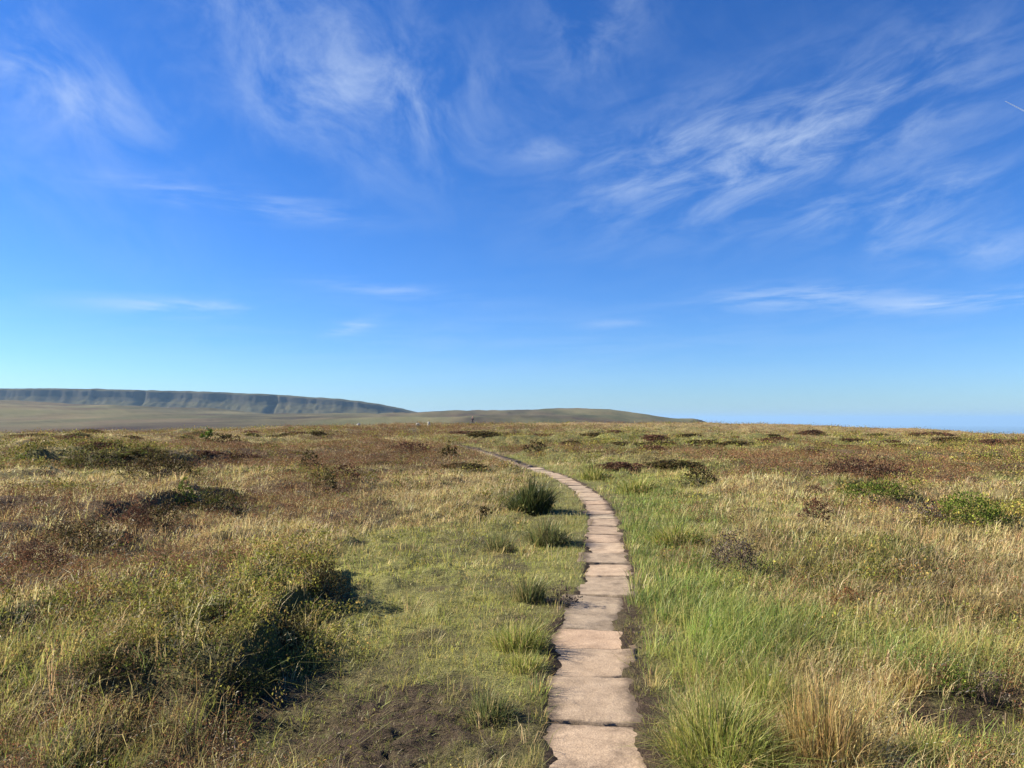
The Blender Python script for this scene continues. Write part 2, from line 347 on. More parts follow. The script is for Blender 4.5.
# ------------------------------------------------------------------ ground: one sheet to the horizon
def build_ground():
    th = np.unique(np.concatenate([np.linspace(R(-52), R(52), 820), np.linspace(R(52), R(308), 90)[1:-1]]))
    rr = np.concatenate([.5 * 1.05 ** np.arange(0, 32), np.geomspace(2.4, 190, 640), np.geomspace(196, 48000, 190)])
    T, RR = np.meshgrid(th, rr)
    x = (np.sin(T) * RR).ravel(); y = (np.cos(T) * RR).ravel()
    z = height(x, y)
    nr, nc = len(rr), len(th)
    i = np.arange(nr - 1)[:, None] * nc; j = np.arange(nc)[None]
    jn = (j + 1) % nc
    Q = np.stack([i + j, i + nc + j, i + nc + jn, i + jn], -1).reshape(-1, 4)[:, ::-1]
    c0 = nr * nc
    V = np.concatenate([np.stack([x, y, z], 1), [[0, 0, height(np.array([0.]), np.array([0.]))[0]]]])
    tri = np.stack([np.full(nc, c0), (np.arange(nc) + 1) % nc, np.arange(nc)], 1)
    W = zones(x, y)
    # far away the cover itself is the ground's colour
    GC2 = np.array([[.17, .17, .06], [.09, .06, .045], [.30, .22, .11], [.14, .14, .05], [.12, .075, .05], [.12, .125, .04]])
    r = np.hypot(x, y); f = sst(60, 160, r)[:, None]
    C = W @ GROUND_COL * (1 - f) + W @ GC2 * f
    # moor beyond: grass and heather in broad bands
    n = fbm(x / 110, y / 420, 5, 401, .6)[:, None]; n2 = fbm(x / 30, y / 190, 5, 402, .65)[:, None]; n3 = np.maximum(fbm(x / 70 + y / 500, y / 260, 4, 403), 0)[:, None]
    far = np.array([[.108, .099, .051]]) + n * np.array([[.09, .10, .04]]) + n2 * np.array([[.085, .06, .035]]) - n3 * np.array([[.05, .07, .025]])
    g = sst(170, 300, r)[:, None]
    C = C * (1 - g) + far * g
    low = sst(2500, 5000, r)[:, None]
    C = C * (1 - low) + np.array([[.07, .09, .05]]) * low
    C = np.concatenate([np.clip(C, .01, 1), C[:1]])
    me = new_mesh('ground', V, tri, Q, C, M_GROUND, True)
    return tag(link('ground', me), kind='structure')
build_ground()

# ------------------------------------------------------------------ far plateau with a broken rim
def build_plateau():
    px = np.linspace(-520, 446, 620)
    top = np.interp(px, [-520, -300, 0, 100, 200, 270, 335, 358, 380, 400, 415, 430, 446], [384, 386, 388, 388.6, 391, 394, 398.2, 400.5, 404, 408, 411.5, 415.5, 421])
    D = 3000.0
    prof = [(-900, 0.0), (-620, .06), (-430, .22), (-300, .42), (-230, .60), (-170, .72), (-150, .80), (-134, .93), (-110, .965), (-40, .985), (80, 1.0), (400, .97), (900, .5), (1300, 0)]
    s = np.linspace(0, len(prof) - 1, 92); pd = np.interp(s, range(len(prof)), [p[0] for p in prof]); ph = np.interp(s, range(len(prof)), [p[1] for p in prof])
    PX, PD = np.meshgrid(px, pd); PH = np.repeat(ph[:, None], len(px), 1); TOP = np.repeat(top[None], len(pd), 0)
    az = (PX - 512) / F
    gul = fbm(PX / 26, PX * 0 + 2.2, 4, 501) * 24 + fbm(PX / 9, PD / 60, 5, 511, .6) * 7
    cl = np.exp(-((PX - 147) / 4) ** 2) * 70 + np.exp(-((PX - 278) / 3) ** 2) * 50
    face = np.exp(-((PD + 190) / 260) ** 2)
    dep = D + PD + (gul + cl) * face
    y = dep; x = az * (D + PD * .6)
    zt = EYE + (HZ - TOP) / F * D + fbm(PX / 9, PX * 0 + 1.3, 4, 541) * 2.2
    base = -60.0
    z = base + (zt - base) * np.clip(PH + face * (PH < .9) * (fbm(PX / 5, PD / 60, 4, 521) * .03 + fbm(PX / 2, PD / 25, 3, 531) * .012), 0, 1.02)
    V = np.stack([x, y, z], -1).reshape(-1, 3); nc = len(px); nr = len(pd)
    i = np.arange(nr - 1)[:, None] * nc; j = np.arange(nc - 1)[None]
    Q = np.stack([i + j, i + j + 1, i + nc + j + 1, i + nc + j], -1).reshape(-1, 4)
    tag(link('hill', new_mesh('hill', V, None, Q, None, M_HILL, True)), kind='structure')
build_plateau()

# ------------------------------------------------------------------ path of flagstones
def build_path():
    yy = np.linspace(-2.5, 160, 60000); xx = path_x(yy)
    s = np.concatenate([[0], np.cumsum(np.hypot(np.diff(xx), np.diff(yy)))])
    cuts_y = [-2.4, -1.5, -.6, .3, 1.3, 2.2, 3.1, 4.04, 4.76, 5.31, 5.8, 6.86, 7.75, 8.4]
    cuts = list(np.interp(cuts_y, yy, s))
    r_ = random.Random(3)
    while cuts[-1] < s[-1] - 1: cuts.append(cuts[-1] + r_.uniform(.5, 1.05))
    Vs, Qs, Cs = [], [], []; base = 0
    for a, b in zip(cuts[:-1], cuts[1:]):
        mid = np.interp((a + b) / 2, s, yy)
        if 46 < mid: break
        nu, nv = (22, 26) if mid < 9 else ((10, 12) if mid < 25 else (4, 5))
        gap = r_.uniform(.002, .011); w = r_.uniform(.31, .38); off = r_.uniform(-.03, .03); tilt = r_.uniform(-.012, .012); tl = r_.uniform(-.008, .008); lift = r_.uniform(-.006, .004)
        sk0, sk1 = r_.uniform(-.07, .07), r_.uniform(-.07, .07)
        U, Vv = np.meshgrid(np.concatenate([[-1], np.linspace(-.985, .985, nu - 2), [1]]), np.concatenate([[0], np.linspace(.012, .988, nv - 2), [1]]))
        edge_u = 1 + .04 * fbm(Vv * 3 + a, U * 0 + np.sign(U) * 4, 3, 601)
        ss = (a + gap + sk0 * U * .3) * (1 - Vv) + (b - gap + sk1 * U * .3) * Vv
        ss = ss + .012 * fbm(U * 4 + a, Vv * 0 + np.round(Vv) * 9, 3, 603) * (np.abs(Vv - .5) * 2) ** 3
        cy = np.interp(ss, s, yy); cx = np.interp(ss, s, xx)
        d = .02; nx = np.interp(ss + d, s, yy) - np.interp(ss - d, s, yy); ny = -(np.interp(ss + d, s, xx) - np.interp(ss - d, s, xx)); L = np.hypot(nx, ny); nx /= L; ny /= L
        uu = U * w * edge_u + off
        px = cx + nx * uu; py = cy + ny * uu
        L_ = (b - a); de = np.minimum((1 - np.abs(U)) * w, np.minimum(Vv, 1 - Vv) * L_)
        zt = ring_height(px.ravel(), py.ravel()).reshape(px.shape) + lift + tilt * U + tl * (Vv - .5) * 2 + fbm(px / .22, py / .22, 4, 611) * .008 - .008 * np.exp(-de / .008)
        rim = np.zeros_like(U, bool); rim[0] = rim[-1] = True; rim[:, 0] = rim[:, -1] = True
        zt = np.where(rim, zt - .07, zt)
        # inset the second ring so that the sides stand nearly upright
        P = np.stack([px, py, zt], -1).reshape(-1, 3)
        i = np.arange(nv - 1)[:, None] * nu; j = np.arange(nu - 1)[None]
        Q = np.stack([i + j, i + j + 1, i + nu + j + 1, i + nu + j], -1).reshape(-1, 4) + base
        c = np.zeros((len(P), 3)); c[:, 1] = r_.uniform(0, 1); c[:, 2] = r_.uniform(0, 1); c[:, 0] = (.30 * np.exp(-np.maximum(np.minimum((1 - np.abs(U)) * w - .09, de * 3), 0) / .035) + r_.uniform(-.08, .05)).ravel()
        Vs.append(P); Qs.append(Q); Cs.append(c); base += len(P)
    m = stone_material('path_flagstone', (.255, .19, .135), (.385, .295, .215), 6, .012)
    tag(link('path', new_mesh('path', np.concatenate(Vs), None, np.concatenate(Qs), np.concatenate(Cs), m, True)), kind='structure')
build_path()

# ------------------------------------------------------------------ plant builders
WIND = np.array([.55, -.10])
def blades(P, phi, H, W, lean, C, fine=True, wind=.0, droop=.0, face=None):
    """bent blades: returns V, tris, quads, colours"""
    n = len(P)
    d = np.stack([np.cos(phi), np.sin(phi)], 1) * lean[:, None] + WIND[None] * np.asarray(wind).reshape(-1, 1) * H[:, None]
    f = rng.uniform(0, np.pi, n) if face is None else face
    side = np.stack([np.cos(f), np.sin(f), np.zeros(n)], 1)
    up = np.array([0, 0, 1.])
    tip = P + np.concatenate([d, (H * (1 - droop))[:, None]], 1)
    if fine:
        mid = P + np.concatenate([d * .32, (H * .6)[:, None]], 1)
        V = np.stack([P - side * W[:, None] * .5, P + side * W[:, None] * .5, mid - side * W[:, None] * .42, mid + side * W[:, None] * .42, tip], 1).reshape(-1, 3)
        b = np.arange(n)[:, None] * 5
        return V, b + np.array([[2, 3, 4]]), b + np.array([[0, 1, 3, 2]]), np.repeat(C, 5, 0)
    V = np.stack([P - side * W[:, None] * .5, P + side * W[:, None] * .5, tip], 1).reshape(-1, 3)
    b = np.arange(n)[:, None] * 3
    return V, b + np.array([[0, 1, 2]]), np.empty((0, 4), int), np.repeat(C, 3, 0)
def join(parts):
    V, Tn, Qn, C = [], [], [], []; b = 0
    for v, t, q, c in parts:
        V.append(v); Tn.append(t + b); Qn.append(q + b); C.append(c); b += len(v)
    return np.concatenate(V), np.concatenate(Tn), np.concatenate(Qn), np.concatenate(C)
def leaves(P, N, S, C, aspect=.5):
    """small bent leaves as diamonds of two triangles at P, pointing along N, size S"""
    n = len(P)
    rnd = rng.normal(size=(n, 3)); side = np.cross(N, rnd); side /= np.linalg.norm(side, axis=1, keepdims=True) + 1e-9
    S = S[:, None]; nn = np.cross(side, N)
    V = np.stack([P, P + N * S * .5 + side * S * aspect * .5, P + N * S + nn * S * .15, P + N * S * .5 - side * S * aspect * .5], 1).reshape(-1, 3)
    b = np.arange(n)[:, None] * 4
    return V, np.empty((0, 3), int), b + np.array([[0, 1, 2, 3]]), np.repeat(C, 4, 0)
def pick(pal, n, var=.18):
    c = pal[rng.integers(0, len(pal), n)]
    return np.clip(c * rng.normal(1, var, (n, 1)) * rng.normal(1, .05, (n, 3)), .012, .8)

# scatter positions: density falls with distance, size grows
AMAX = R(41)
def scatter(n0, r0, r1, alpha=1.7, ref=4.0):
    e = 2 - alpha
    n = int(n0 * ref ** alpha * (r1 ** e - r0 ** e) / e * 2 * AMAX)
    u = rng.random(n)
    r = (r0 ** e + u * (r1 ** e - r0 ** e)) ** (1 / e)
    a = rng.uniform(-AMAX, AMAX, n)
    return np.sin(a) * r, np.cos(a) * r, r
def choose(W):
    c = np.cumsum(W, 1); u = rng.random((len(W), 1))
    return (u > c).sum(1).clip(0, 5)

# ------------------------------------------------------------------ grass (uncountable)
def build_grass():
    K = 9
    x, y, r = scatter(760, 2.5, 185)
    sp = choose(zones(x, y))
    s = np.maximum(r / 4.0, .8) ** .85
    keep = (np.abs(path_dist(x, y)) > .25) | (y > 47)
    # sparse stalks over heather and bilberry, hardly any on bare peat
    pr = np.choose(sp, [1, .46, 1, 1, .15, .12])
    keep &= rng.random(len(x)) < pr
    x, y, r, sp, s = x[keep], y[keep], r[keep], sp[keep], s[keep]
    n = len(x)
    hb = np.choose(sp, [.032, .035, .12, .105, .13, .115]) * np.clip(rng.lognormal(0, .38, n), .4, 1.8) * (1 + .5 * fbm(x / 1.8, y / 1.8, 3, 711))
    hb *= np.where((sp <= 1) & (rng.random(n) < .10), rng.uniform(1.8, 3.2, n), 1)
    hb *= 1 - .55 * sst(55, 140, r)
    hb *= 1 + .9 * (sp == 3) * sst(6.5, 4.5, y) * sst(.6, 1.2, x)
    # right of the flagstones the grass is taller
    pass
    rad = np.choose(sp, [.07, .05, .05, .06, .06, .06]) * s
    names = ['T', 'P', 'S', 'G', 'S', 'S']; K = 9
    C = np.zeros((n, 3))
    for i, k in enumerate(names):
        m = sp == i; C[m] = pick(PAL[k], m.sum(), .14)
    vg = ((sp == 3) * sst(.2, .4, path_dist(x, y)) * sst(2.6, 1.0, path_dist(x, y)) * sst(30, 12, y))[:, None]; C *= 1 + vg * np.array([[-.13, .05, -.08]])
    # patches of tone
    tone = (1 + .30 * fbm(x / 1.1, y / 1.1, 3, 701) + .25 * fbm(x / .35, y / .35, 2, 703) + .30 * fbm(x / 4.5, y / 7, 3, 705))[:, None]; C *= tone
    ix = np.repeat(np.arange(n), K)
    N = len(ix)
    a = rng.uniform(0, 2 * np.pi, N); q = np.sqrt(rng.random(N)) * rad[ix]
    bx = x[ix] + np.cos(a) * q; by = y[ix] + np.sin(a) * q
    ok = (np.abs(path_dist(bx, by)) > np.where(by > 47, 0, np.where(rng.random(N) < .8, .25, .18)))
    ix, a, bx, by = ix[ok], a[ok], bx[ok], by[ok]; N = len(ix)
    P = np.stack([bx, by, height(bx, by) - .01], 1)
    H = hb[ix] * rng.uniform(.55, 1.15, N) 
    W = .0031 * s[ix] ** .93 * rng.uniform(.7, 1.3, N) * np.where(sp[ix] == 0, .9, 1)
    # stems stay fine even where the leaves are broad
    Cb = C[ix] * rng.normal(1, .13, (N, 1)); Cb = np.clip(Cb * rng.normal(1, .05, (N, 3)), .015, .85)
    lean = H * np.where((sp[ix] == 1) & (ix % 5 > 1), rng.uniform(1.5, 4, N), rng.uniform(.15, 1.15, N)); droop = np.where(lean > .5 * H, rng.uniform(0, .55, N), 0)
    wind = np.where(sp[ix] == 0, .2, .55) * rng.uniform(.3, 1.1, N)
    objs = {'turf': [0, 1], 'straw_grass': [2, 4, 5], 'green_grass': [3]}
    for nm, ids in objs.items():
        m0 = np.isin(sp[ix], ids); parts = []
        for fine in (True, False):
            m = m0 & ((r[ix] < 22) == fine)
            if m.any(): parts.append(blades(P[m], a[m], H[m], W[m] * (1 if fine else 1.25), lean[m], Cb[m], fine, wind[m], droop[m]))
        V, t, q_, c = join(parts)
        o = link(nm, new_mesh(nm, V, t, q_, c, M_GRASS)); tag(o, kind='stuff')
        o['label'] = {'turf': 'short worn yellow-green turf beside the flagstone path', 'straw_grass': 'pale bleached moor grass swaying over the heather', 'green_grass': 'long green moor grass along the path'}[nm]
build_grass()

# bleached seed heads on tall stalks
def build_seed_heads():
    x, y, r = scatter(38, 2.6, 70, 1.5)
    W = zones(x, y)
    p = W[:, 2] * 1.0 + W[:, 4] * .8 + W[:, 5] * .35 + W[:, 3] * .18
    k = (rng.random(len(x)) < p) & (np.abs(path_dist(x, y)) > .7)
    x, y, r = x[k], y[k], r[k]; n = len(x); s = np.maximum(r / 4, .8) ** .7
    H = rng.uniform(.12, .28, n); a = rng.uniform(0, 6.28, n); lean = H * rng.uniform(.1, .5, n)
    P = np.stack([x, y, height(x, y)], 1); C = pick(PAL['S'], n, .12)
    wind = rng.uniform(.5, 1.2, n)
    st = blades(P, a, H, .0022 * s, lean, C, True, wind)
    d = np.stack([np.cos(a), np.sin(a)], 1) * lean[:, None] + WIND[None] * wind[:, None] * H[:, None]
    tip = P + np.concatenate([d, H[:, None]], 1)
    dirn = np.concatenate([d * 1.3, H[:, None] * .35], 1); dirn /= np.linalg.norm(dirn, axis=1, keepdims=True)
    ch = np.clip(pick(np.array([[.58, .50, .35], [.46, .38, .24], [.68, .62, .50]]), n, .08), 0, .8)
    parts = [st]
    for q in range(3):
        parts.append(leaves(tip - dirn * .03 * q, dirn + rng.normal(0, .25, (n, 3)), rng.uniform(.010, .024, n) * s ** .6, ch, .2))
    V, t, q_, c = join(parts)
    o = link('seeding_grass', new_mesh('seeding_grass', V, t, q_, c, M_GRASS)); tag(o, 'bleached grass stalks with nodding pale seed heads', kind='stuff')
build_seed_heads()

# ------------------------------------------------------------------ low heather and bilberry (uncountable ground cover)
def sprigs(P, H, spread, leaf, C, CS, k=14, upright=.6):
    """woody sprigs with small leaves set all along them"""
    n = len(P)
    a = rng.uniform(0, 2 * np.pi, n); tl = rng.uniform(.05, .8, n) * spread
    tip = P + np.stack([np.cos(a) * tl, np.sin(a) * tl, H], 1)
    fw = rng.uniform(0, np.pi, n); side = np.stack([np.cos(fw), np.sin(fw), 0 * fw], 1) * (.0025 * leaf / .014)[:, None]
    Vs = np.stack([P - side, P + side, tip], 1).reshape(-1, 3)
    st = (Vs, np.arange(n)[:, None] * 3 + np.array([[0, 1, 2]]), np.empty((0, 4), int), np.repeat(CS, 3, 0))
    ix = np.repeat(np.arange(n), k); N = len(ix)
    t = rng.uniform(.22, 1.0, N) ** .8
    jit = rng.normal(0, 1, (N, 3)) * (spread[ix] * .22)[:, None] * np.array([1, 1, .7])
    LP = P[ix] + (tip - P)[ix] * t[:, None] + jit
    Nn = rng.normal(0, 1, (N, 3)) + np.array([0, 0, upright]); Nn /= np.linalg.norm(Nn, axis=1, keepdims=True)
    cc = np.clip(C[ix] * rng.normal(1, .14, (N, 1)), .01, .8)
    lf = leaves(LP, Nn, leaf[ix] * rng.uniform(.7, 1.4, N), cc, .55)
    return st, lf
def build_cover(nm, idx, pal, label, dens, hh, k, lf_):
    x, y, r = scatter(dens, 2.5, 180, 1.55)
    W = zones(x, y)
    p = W[:, idx] + (.10 * W[:, 2] + .06 * W[:, 3]) * (idx == 4)
    keep = (rng.random(len(x)) < p) & ((np.abs(path_dist(x, y)) > .45 + .010 * y) | (y > 47))
    x, y, r = x[keep], y[keep], r[keep]; n = len(x)
    s = np.maximum(r / 4, .8) ** .85
    P = np.stack([x, y, height(x, y) - .02], 1)
    H = hh * rng.uniform(.6, 1.25, n) * np.minimum(s ** .25, 1.8) * (1 - .6 * sst(55, 140, r))
    C = pick(pal, n, .16) * (1 + .35 * fbm(x / .9, y / .9, 3, 720 + idx) + .25 * fbm(x / .3, y / .3, 2, 730 + idx) + .35 * fbm(x / 4, y / 6, 3, 740 + idx))[:, None]
    CS = np.repeat(np.array([[.09, .065, .045]]), n, 0)
    st, lf = sprigs(P, H, .10 * s ** .9, lf_ * s ** .78, C, CS, k)
    V, t, q, c = join([st, lf])
    o = link(nm, new_mesh(nm, V, t, q, c, M_LEAF)); tag(o, label, kind='stuff')
build_cover('heather_cover', 4, PAL['H'], 'low rust brown heather spread over the moor', 520, .15, 22, .0095)
build_cover('bilberry_cover', 5, PAL['B'], 'low yellow-green bilberry spread over the peat banks', 560, .13, 16, .017)

# ------------------------------------------------------------------ shrubs and clumps one can tell apart
def dome_points(n, lump_seed, shell=.5):
    u = rng.random(n); phi = rng.uniform(0, 2 * np.pi, n)
    cz = u ** .8; sz = np.sqrt(1 - cz ** 2)
    d = np.stack([np.cos(phi) * sz, np.sin(phi) * sz, cz], 1)
    lump = 1 + .30 * fbm(phi * 1.3 + lump_seed, cz * 2.4 + lump_seed, 3, 801)
    q = (shell + (1 - shell) * rng.random(n) ** .6) * lump
    return d * q[:, None], d
def shrub_mesh(w, dp, h, pal, n, leaf, k=9, seed=0, stem_col=(.07, .05, .04)):
    P, d = dome_points(n, seed)
    P = P * np.array([w / 2, dp / 2, h])
    ix = np.repeat(np.arange(n), k); N = len(ix)
    LP = P[ix] + rng.normal(0, 1, (N, 3)) * np.array([w, w, h]) * .035
    LP[:, 2] = np.maximum(LP[:, 2], .005)
    Nn = d[ix] * .6 + rng.normal(0, .7, (N, 3)) + np.array([0, 0, .35]); Nn /= np.linalg.norm(Nn, axis=1, keepdims=True)
    c0 = pick(pal, n, .2)
    c = np.clip(c0[ix] * rng.normal(1, .18, (N, 1)), .01, .7)
    fol = leaves(LP, Nn, leaf * rng.uniform(.7, 1.4, N), c, .6)
    ns = max(12, n // 6)
    sel = rng.integers(0, n, ns); b = P[sel] * np.array([.25, .25, 0]); a = rng.uniform(0, np.pi, ns)
    side = np.stack([np.cos(a), np.sin(a), 0 * a], 1) * max(.003, leaf * .16)
    tip = P[sel] * 1.04; mid = (b + tip) / 2 + np.array([0, 0, .05 * h]) + rng.normal(0, .03 * w, (ns, 3))
    Vs = np.stack([b - side, b + side, mid - side * .7, mid + side * .7, tip], 1).reshape(-1, 3); bb = np.arange(ns)[:, None] * 5
    stem = (Vs, bb + np.array([[2, 3, 4]]), bb + np.array([[0, 1, 3, 2]]), np.repeat(np.clip(np.array([stem_col]) * rng.normal(1, .2, (ns, 1)), .01, .6), 5, 0))
    return fol, stem
PALS = {
 'dark': np.array([[.07, .06, .022], [.085, .06, .03], [.06, .045, .025], [.11, .09, .03], [.16, .13, .05]]),
 'olive': np.array([[.13, .135, .035], [.10, .11, .03], [.15, .12, .045], [.09, .07, .04]]),
 'green': np.array([[.15, .21, .03], [.12, .18, .03], [.18, .22, .04], [.10, .13, .03]]),
 'rust': np.array([[.15, .075, .045], [.12, .065, .04], [.18, .10, .06], [.10, .06, .04]]),
 'grey': np.array([[.17, .13, .10], [.12, .09, .07], [.22, .18, .14], [.09, .06, .05]]),
 'orange': np.array([[.28, .13, .06], [.24, .14, .06], [.30, .20, .09]])}
def place(px, py, wpx, hpx):
    x, y, z, d = at(px, py)
    return x, y, z, d, wpx * d / F, hpx * d / F
def shrub(name, label, cat, px, py, wpx, hpx, pal, depth=.8, group=None, dens=1.0, stem_col=(.07, .05, .04)):
    x, y, z, d, w, h = place(px, py, wpx, hpx)
    dp = max(w * depth, .12); y += dp * .35
    z = float(height(np.array([x]), np.array([y]))[0])
    leaf = max(.011, .0026 * d)
    n = int(np.clip(dens * 1.15 * (w * dp + 2 * h * (w + dp) * .5) / leaf ** 2 / 9, 40, 6000))
    fol, stem = shrub_mesh(w, dp, h * 1.05, PALS[pal], n, leaf, 9, px * .13 + py * .07, stem_col)
    t = empty(name, (x, y, z - .03), label, cat, group)
    link('foliage', new_mesh('foliage', *fol, M_LEAF), t)
    link('stems', new_mesh('stems', *stem, M_STEM), t)
    return t
def clump(name, label, cat, px, py, wpx, hpx, pal, n=700, group=None, spread=.5, wind=.25, wide=1.0, seeds=None):
    """grass or rush clump: stems fan out from a tight base"""
    x, y, z, d, w, h = place(px, py, wpx, hpx)
    y += w * .2; z = float(height(np.array([x]), np.array([y]))[0])
    a = rng.uniform(0, 2 * np.pi, n); q = np.sqrt(rng.random(n))
    B = np.stack([np.cos(a) * q * w * .42, np.sin(a) * q * w * .42, np.zeros(n)], 1)
    B[:, 2] = height(B[:, 0] + x, B[:, 1] + y) - z - .02
    w2 = rng.uniform(0, 6.28); H = h * (.28 + .8 * rng.random(n) ** .8) * (1 - .45 * q ** 2) * (1 + .25 * np.cos(a - w2) * q + .3 * fbm(B[:, 0] / w * 4 + px, B[:, 1] / w * 4 + py, 2, 91))
    W = np.maximum(.0038, .00085 * d) * rng.uniform(.7, 1.3, n) * wide
    lean = w * spread * (.25 + .75 * q) * rng.uniform(.1, 1.0, n)
    V = blades(B, a + rng.normal(0, .8, n), H, W, lean, np.clip(pick(pal, n, .2), .01, .8), True, rng.uniform(0, 1, n) * wind, rng.uniform(0, .5, n) * (rng.random(n) < .45))
    o = link(name, new_mesh(name, *V, M_GRASS), None, (x, y, z)); tag(o, label, cat, group)
    return o
RUSH_DARK = np.array([[.06, .085, .025], [.08, .10, .03], [.05, .065, .025], [.13, .13, .045]])
RUSH_GREEN = np.array([[.20, .245, .05], [.26, .28, .06], [.17, .215, .045], [.34, .31, .09], [.46, .38, .16], [.30, .30, .07]]) * 1.18
RUSH_STRAW = np.array([[.48, .31, .12], [.44, .30, .11], [.56, .42, .19], [.30, .28, .08], [.34, .24, .09]]) * 1.15
RUSH_MIX = np.array([[.22, .22, .08], [.34, .28, .12], [.16, .19, .06], [.12, .14, .05]])

# near bank: its dark ragged edge above the worn turf
shrub('heather_bush', 'dark leggy heather bush ending the peat bank, casting the long shadow on worn turf', 'heather bush', 318, 612, 54, 36, 'dark', .9)
shrub('heather_bush', 'broad dark heather bush overhanging the middle of the shaded peat bank', 'heather bush', 288, 650, 60, 30, 'dark', .8)
shrub('heather_bush', 'dark olive bush where the near peat bank bends towards the bare peat', 'heather bush', 236, 700, 64, 28, 'olive', .8)
shrub('bilberry_bush', 'low dark bilberry bush at the foot of the bank in long green grass', 'bilberry bush', 158, 748, 60, 22, 'dark', .8)
shrub('bilberry_bush', 'speckled bilberry bush with pale leaves on top of the near bank', 'bilberry bush', 105, 690, 80, 17, 'olive', .8)
shrub('bilberry_bush', 'yellow-green bilberry mound on the sunlit crown of the near bank', 'bilberry bush', 215, 622, 100, 16, 'olive', .8)
# second bank
shrub('heather_bush', 'green and brown heather bush at the upper end of the second bank', 'heather bush', 208, 519, 62, 28, 'olive', .8)
shrub('bilberry_bush', 'bright green bilberry tuft behind the bank end with the brown bush', 'bilberry bush', 181, 511, 24, 27, 'green', .8)
shrub('heather_bush', 'rust red heather bush midway along the second bank', 'heather bush', 130, 531, 44, 27, 'rust', .8)
shrub('heather_bush', 'heather tuft coloured black as bank shade beside the rust red bush on the second bank', 'heather bush', 160, 527, 34, 27, 'dark', .8)  # near-black leaf colour imitates shade under the bank edge
shrub('heather_bush', 'long heather fringe coloured dark as undercut shade at the lower end of the second bank', 'heather bush', 66, 552, 86, 28, 'dark', .5)  # dark foliage takes the place of the bank's shaded undercut
shrub('heather_bush', 'rust brown heather mound below the dark fringe at the photo edge', 'heather bush', 26, 574, 60, 32, 'rust', .8)
# third bank
shrub('heather_bush', 'wide heather overhang coloured black as the shaded undercut of the bank that faces the camera', 'heather bush', 150, 479, 84, 30, 'dark', .6)  # dark leaves stand in for the black shade of the undercut
shrub('heather_bush', 'olive heather fringe on the left of the black overhang', 'heather bush', 84, 472, 66, 20, 'olive', .6)
shrub('gorse_bush', 'small vivid green upright bush near the skyline of the left moor', 'bush', 206, 444, 14, 14, 'green', .8)
shrub('heather_bush', 'dark heather tuft standing in for the shade of the small vivid green bush', 'heather bush', 224, 445, 26, 11, 'dark', .8)  # dark shrub put where the green bush only throws shade
# middle left
shrub('heather_bush', 'blackish heather tuft, lowest of three on the mid-left moor', 'heather bush', 323, 493, 30, 26, 'dark', .8)
shrub('heather_bush', 'small dark heather tuft, highest of three on the mid-left moor', 'heather bush', 307, 469, 24, 18, 'dark', .8)
shrub('heather_bush', 'brown heather tuft on the path side of the three on the mid-left moor', 'heather bush', 345, 482, 28, 20, 'rust', .8)
shrub('heather_bush', 'red-brown heather dome in front of the far bend of the path', 'heather bush', 410, 454, 50, 12, 'rust', .8)
shrub('heather_bush', 'dark green heather knob beside the far bend of the path', 'heather bush', 448, 459, 24, 15, 'dark', .8)
shrub('heather_bush', 'tiny black heather knob in pale grass left of the dark rush', 'heather bush', 485, 519, 16, 14, 'dark', .8)
# rushes by the path
clump('rush_clump', 'dense dark green rush clump left of the path, casting shade on turf', 'rush clump', 531, 514, 44, 40, RUSH_DARK, 1700, None, .55, .15, 1.2)
clump('rush_clump', 'loose grey-green rush clump just below the dense dark one', 'rush clump', 548, 546, 46, 32, RUSH_MIX, 900, None, .6)
clump('rush_clump', 'sparse straw tipped rush left of the loose grey-green clump', 'rush clump', 500, 552, 34, 26, RUSH_MIX, 420, None, .6)
clump('grass_tussock', 'tall straw coloured tussock beside the withered twigs at the path edge', 'grass tussock', 529, 602, 32, 36, RUSH_MIX, 420, None, .8)
shrub('dead_heather', 'withered grey heather twigs leaning over the flagstone path edge', 'dead heather', 560, 606, 44, 24, 'grey', .7, None, .35, (.16, .12, .09))
clump('grass_tussock', 'bright green tussock with arching blades left of the flagstones', 'grass tussock', 519, 650, 60, 36, RUSH_GREEN, 800, None, .6)
clump('grass_tussock', 'small yellow-green tussock above the dark notch at the slab edge', 'grass tussock', 524, 672, 40, 26, RUSH_GREEN, 420, None, .6)
clump('grass_tussock', 'straw and green tussock between bare peat and the path', 'grass tussock', 490, 722, 54, 36, RUSH_MIX, 500, None, .6)
# right of the path
clump('rush_clump', 'large bright green rush clump at the bottom right of the path', 'rush clump', 728, 772, 120, 84, RUSH_GREEN, 1700, None, .75, .3)
clump('rush_clump', 'orange straw rush clump beside the large bright green one', 'rush clump', 838, 775, 100, 104, RUSH_STRAW, 1000, None, .6, .15)
clump('rush_clump', 'mid green rush clump beyond the orange straw one', 'rush clump', 775, 712, 84, 60, RUSH_GREEN, 900, None, .6)
clump('grass_tussock', 'pale straw tussock above the peat hollow', 'grass tussock', 912, 694, 40, 30, RUSH_STRAW, 420, None, .6)
clump('grass_tussock', 'low green tussock under the peat hollow in the corner', 'grass tussock', 930, 765, 70, 40, RUSH_GREEN, 600, None, .65)
shrub('bilberry_bush', 'small vivid green bilberry bush on the rim of the peat hollow', 'bilberry bush', 963, 702, 36, 38, 'green', .8)
shrub('dead_heather', 'brown tangled dead heather over the peat hollow in the photo corner', 'dead heather', 1002, 720, 60, 44, 'grey', .8, None, .3, (.16, .11, .08))
shrub('heather_bush', 'grey-brown heather bush with pale tips amid grass right of the path', 'heather bush', 742, 578, 60, 40, 'grey', .8)
shrub('heather_bush', 'small chocolate brown heather bush alone in pale grass on the right', 'heather bush', 819, 524, 34, 24, 'rust', .8)
shrub('heather_bush', 'orange tinged heather tuft deep in the right hand green grass', 'heather bush', 850, 612, 34, 20, 'orange', .8)
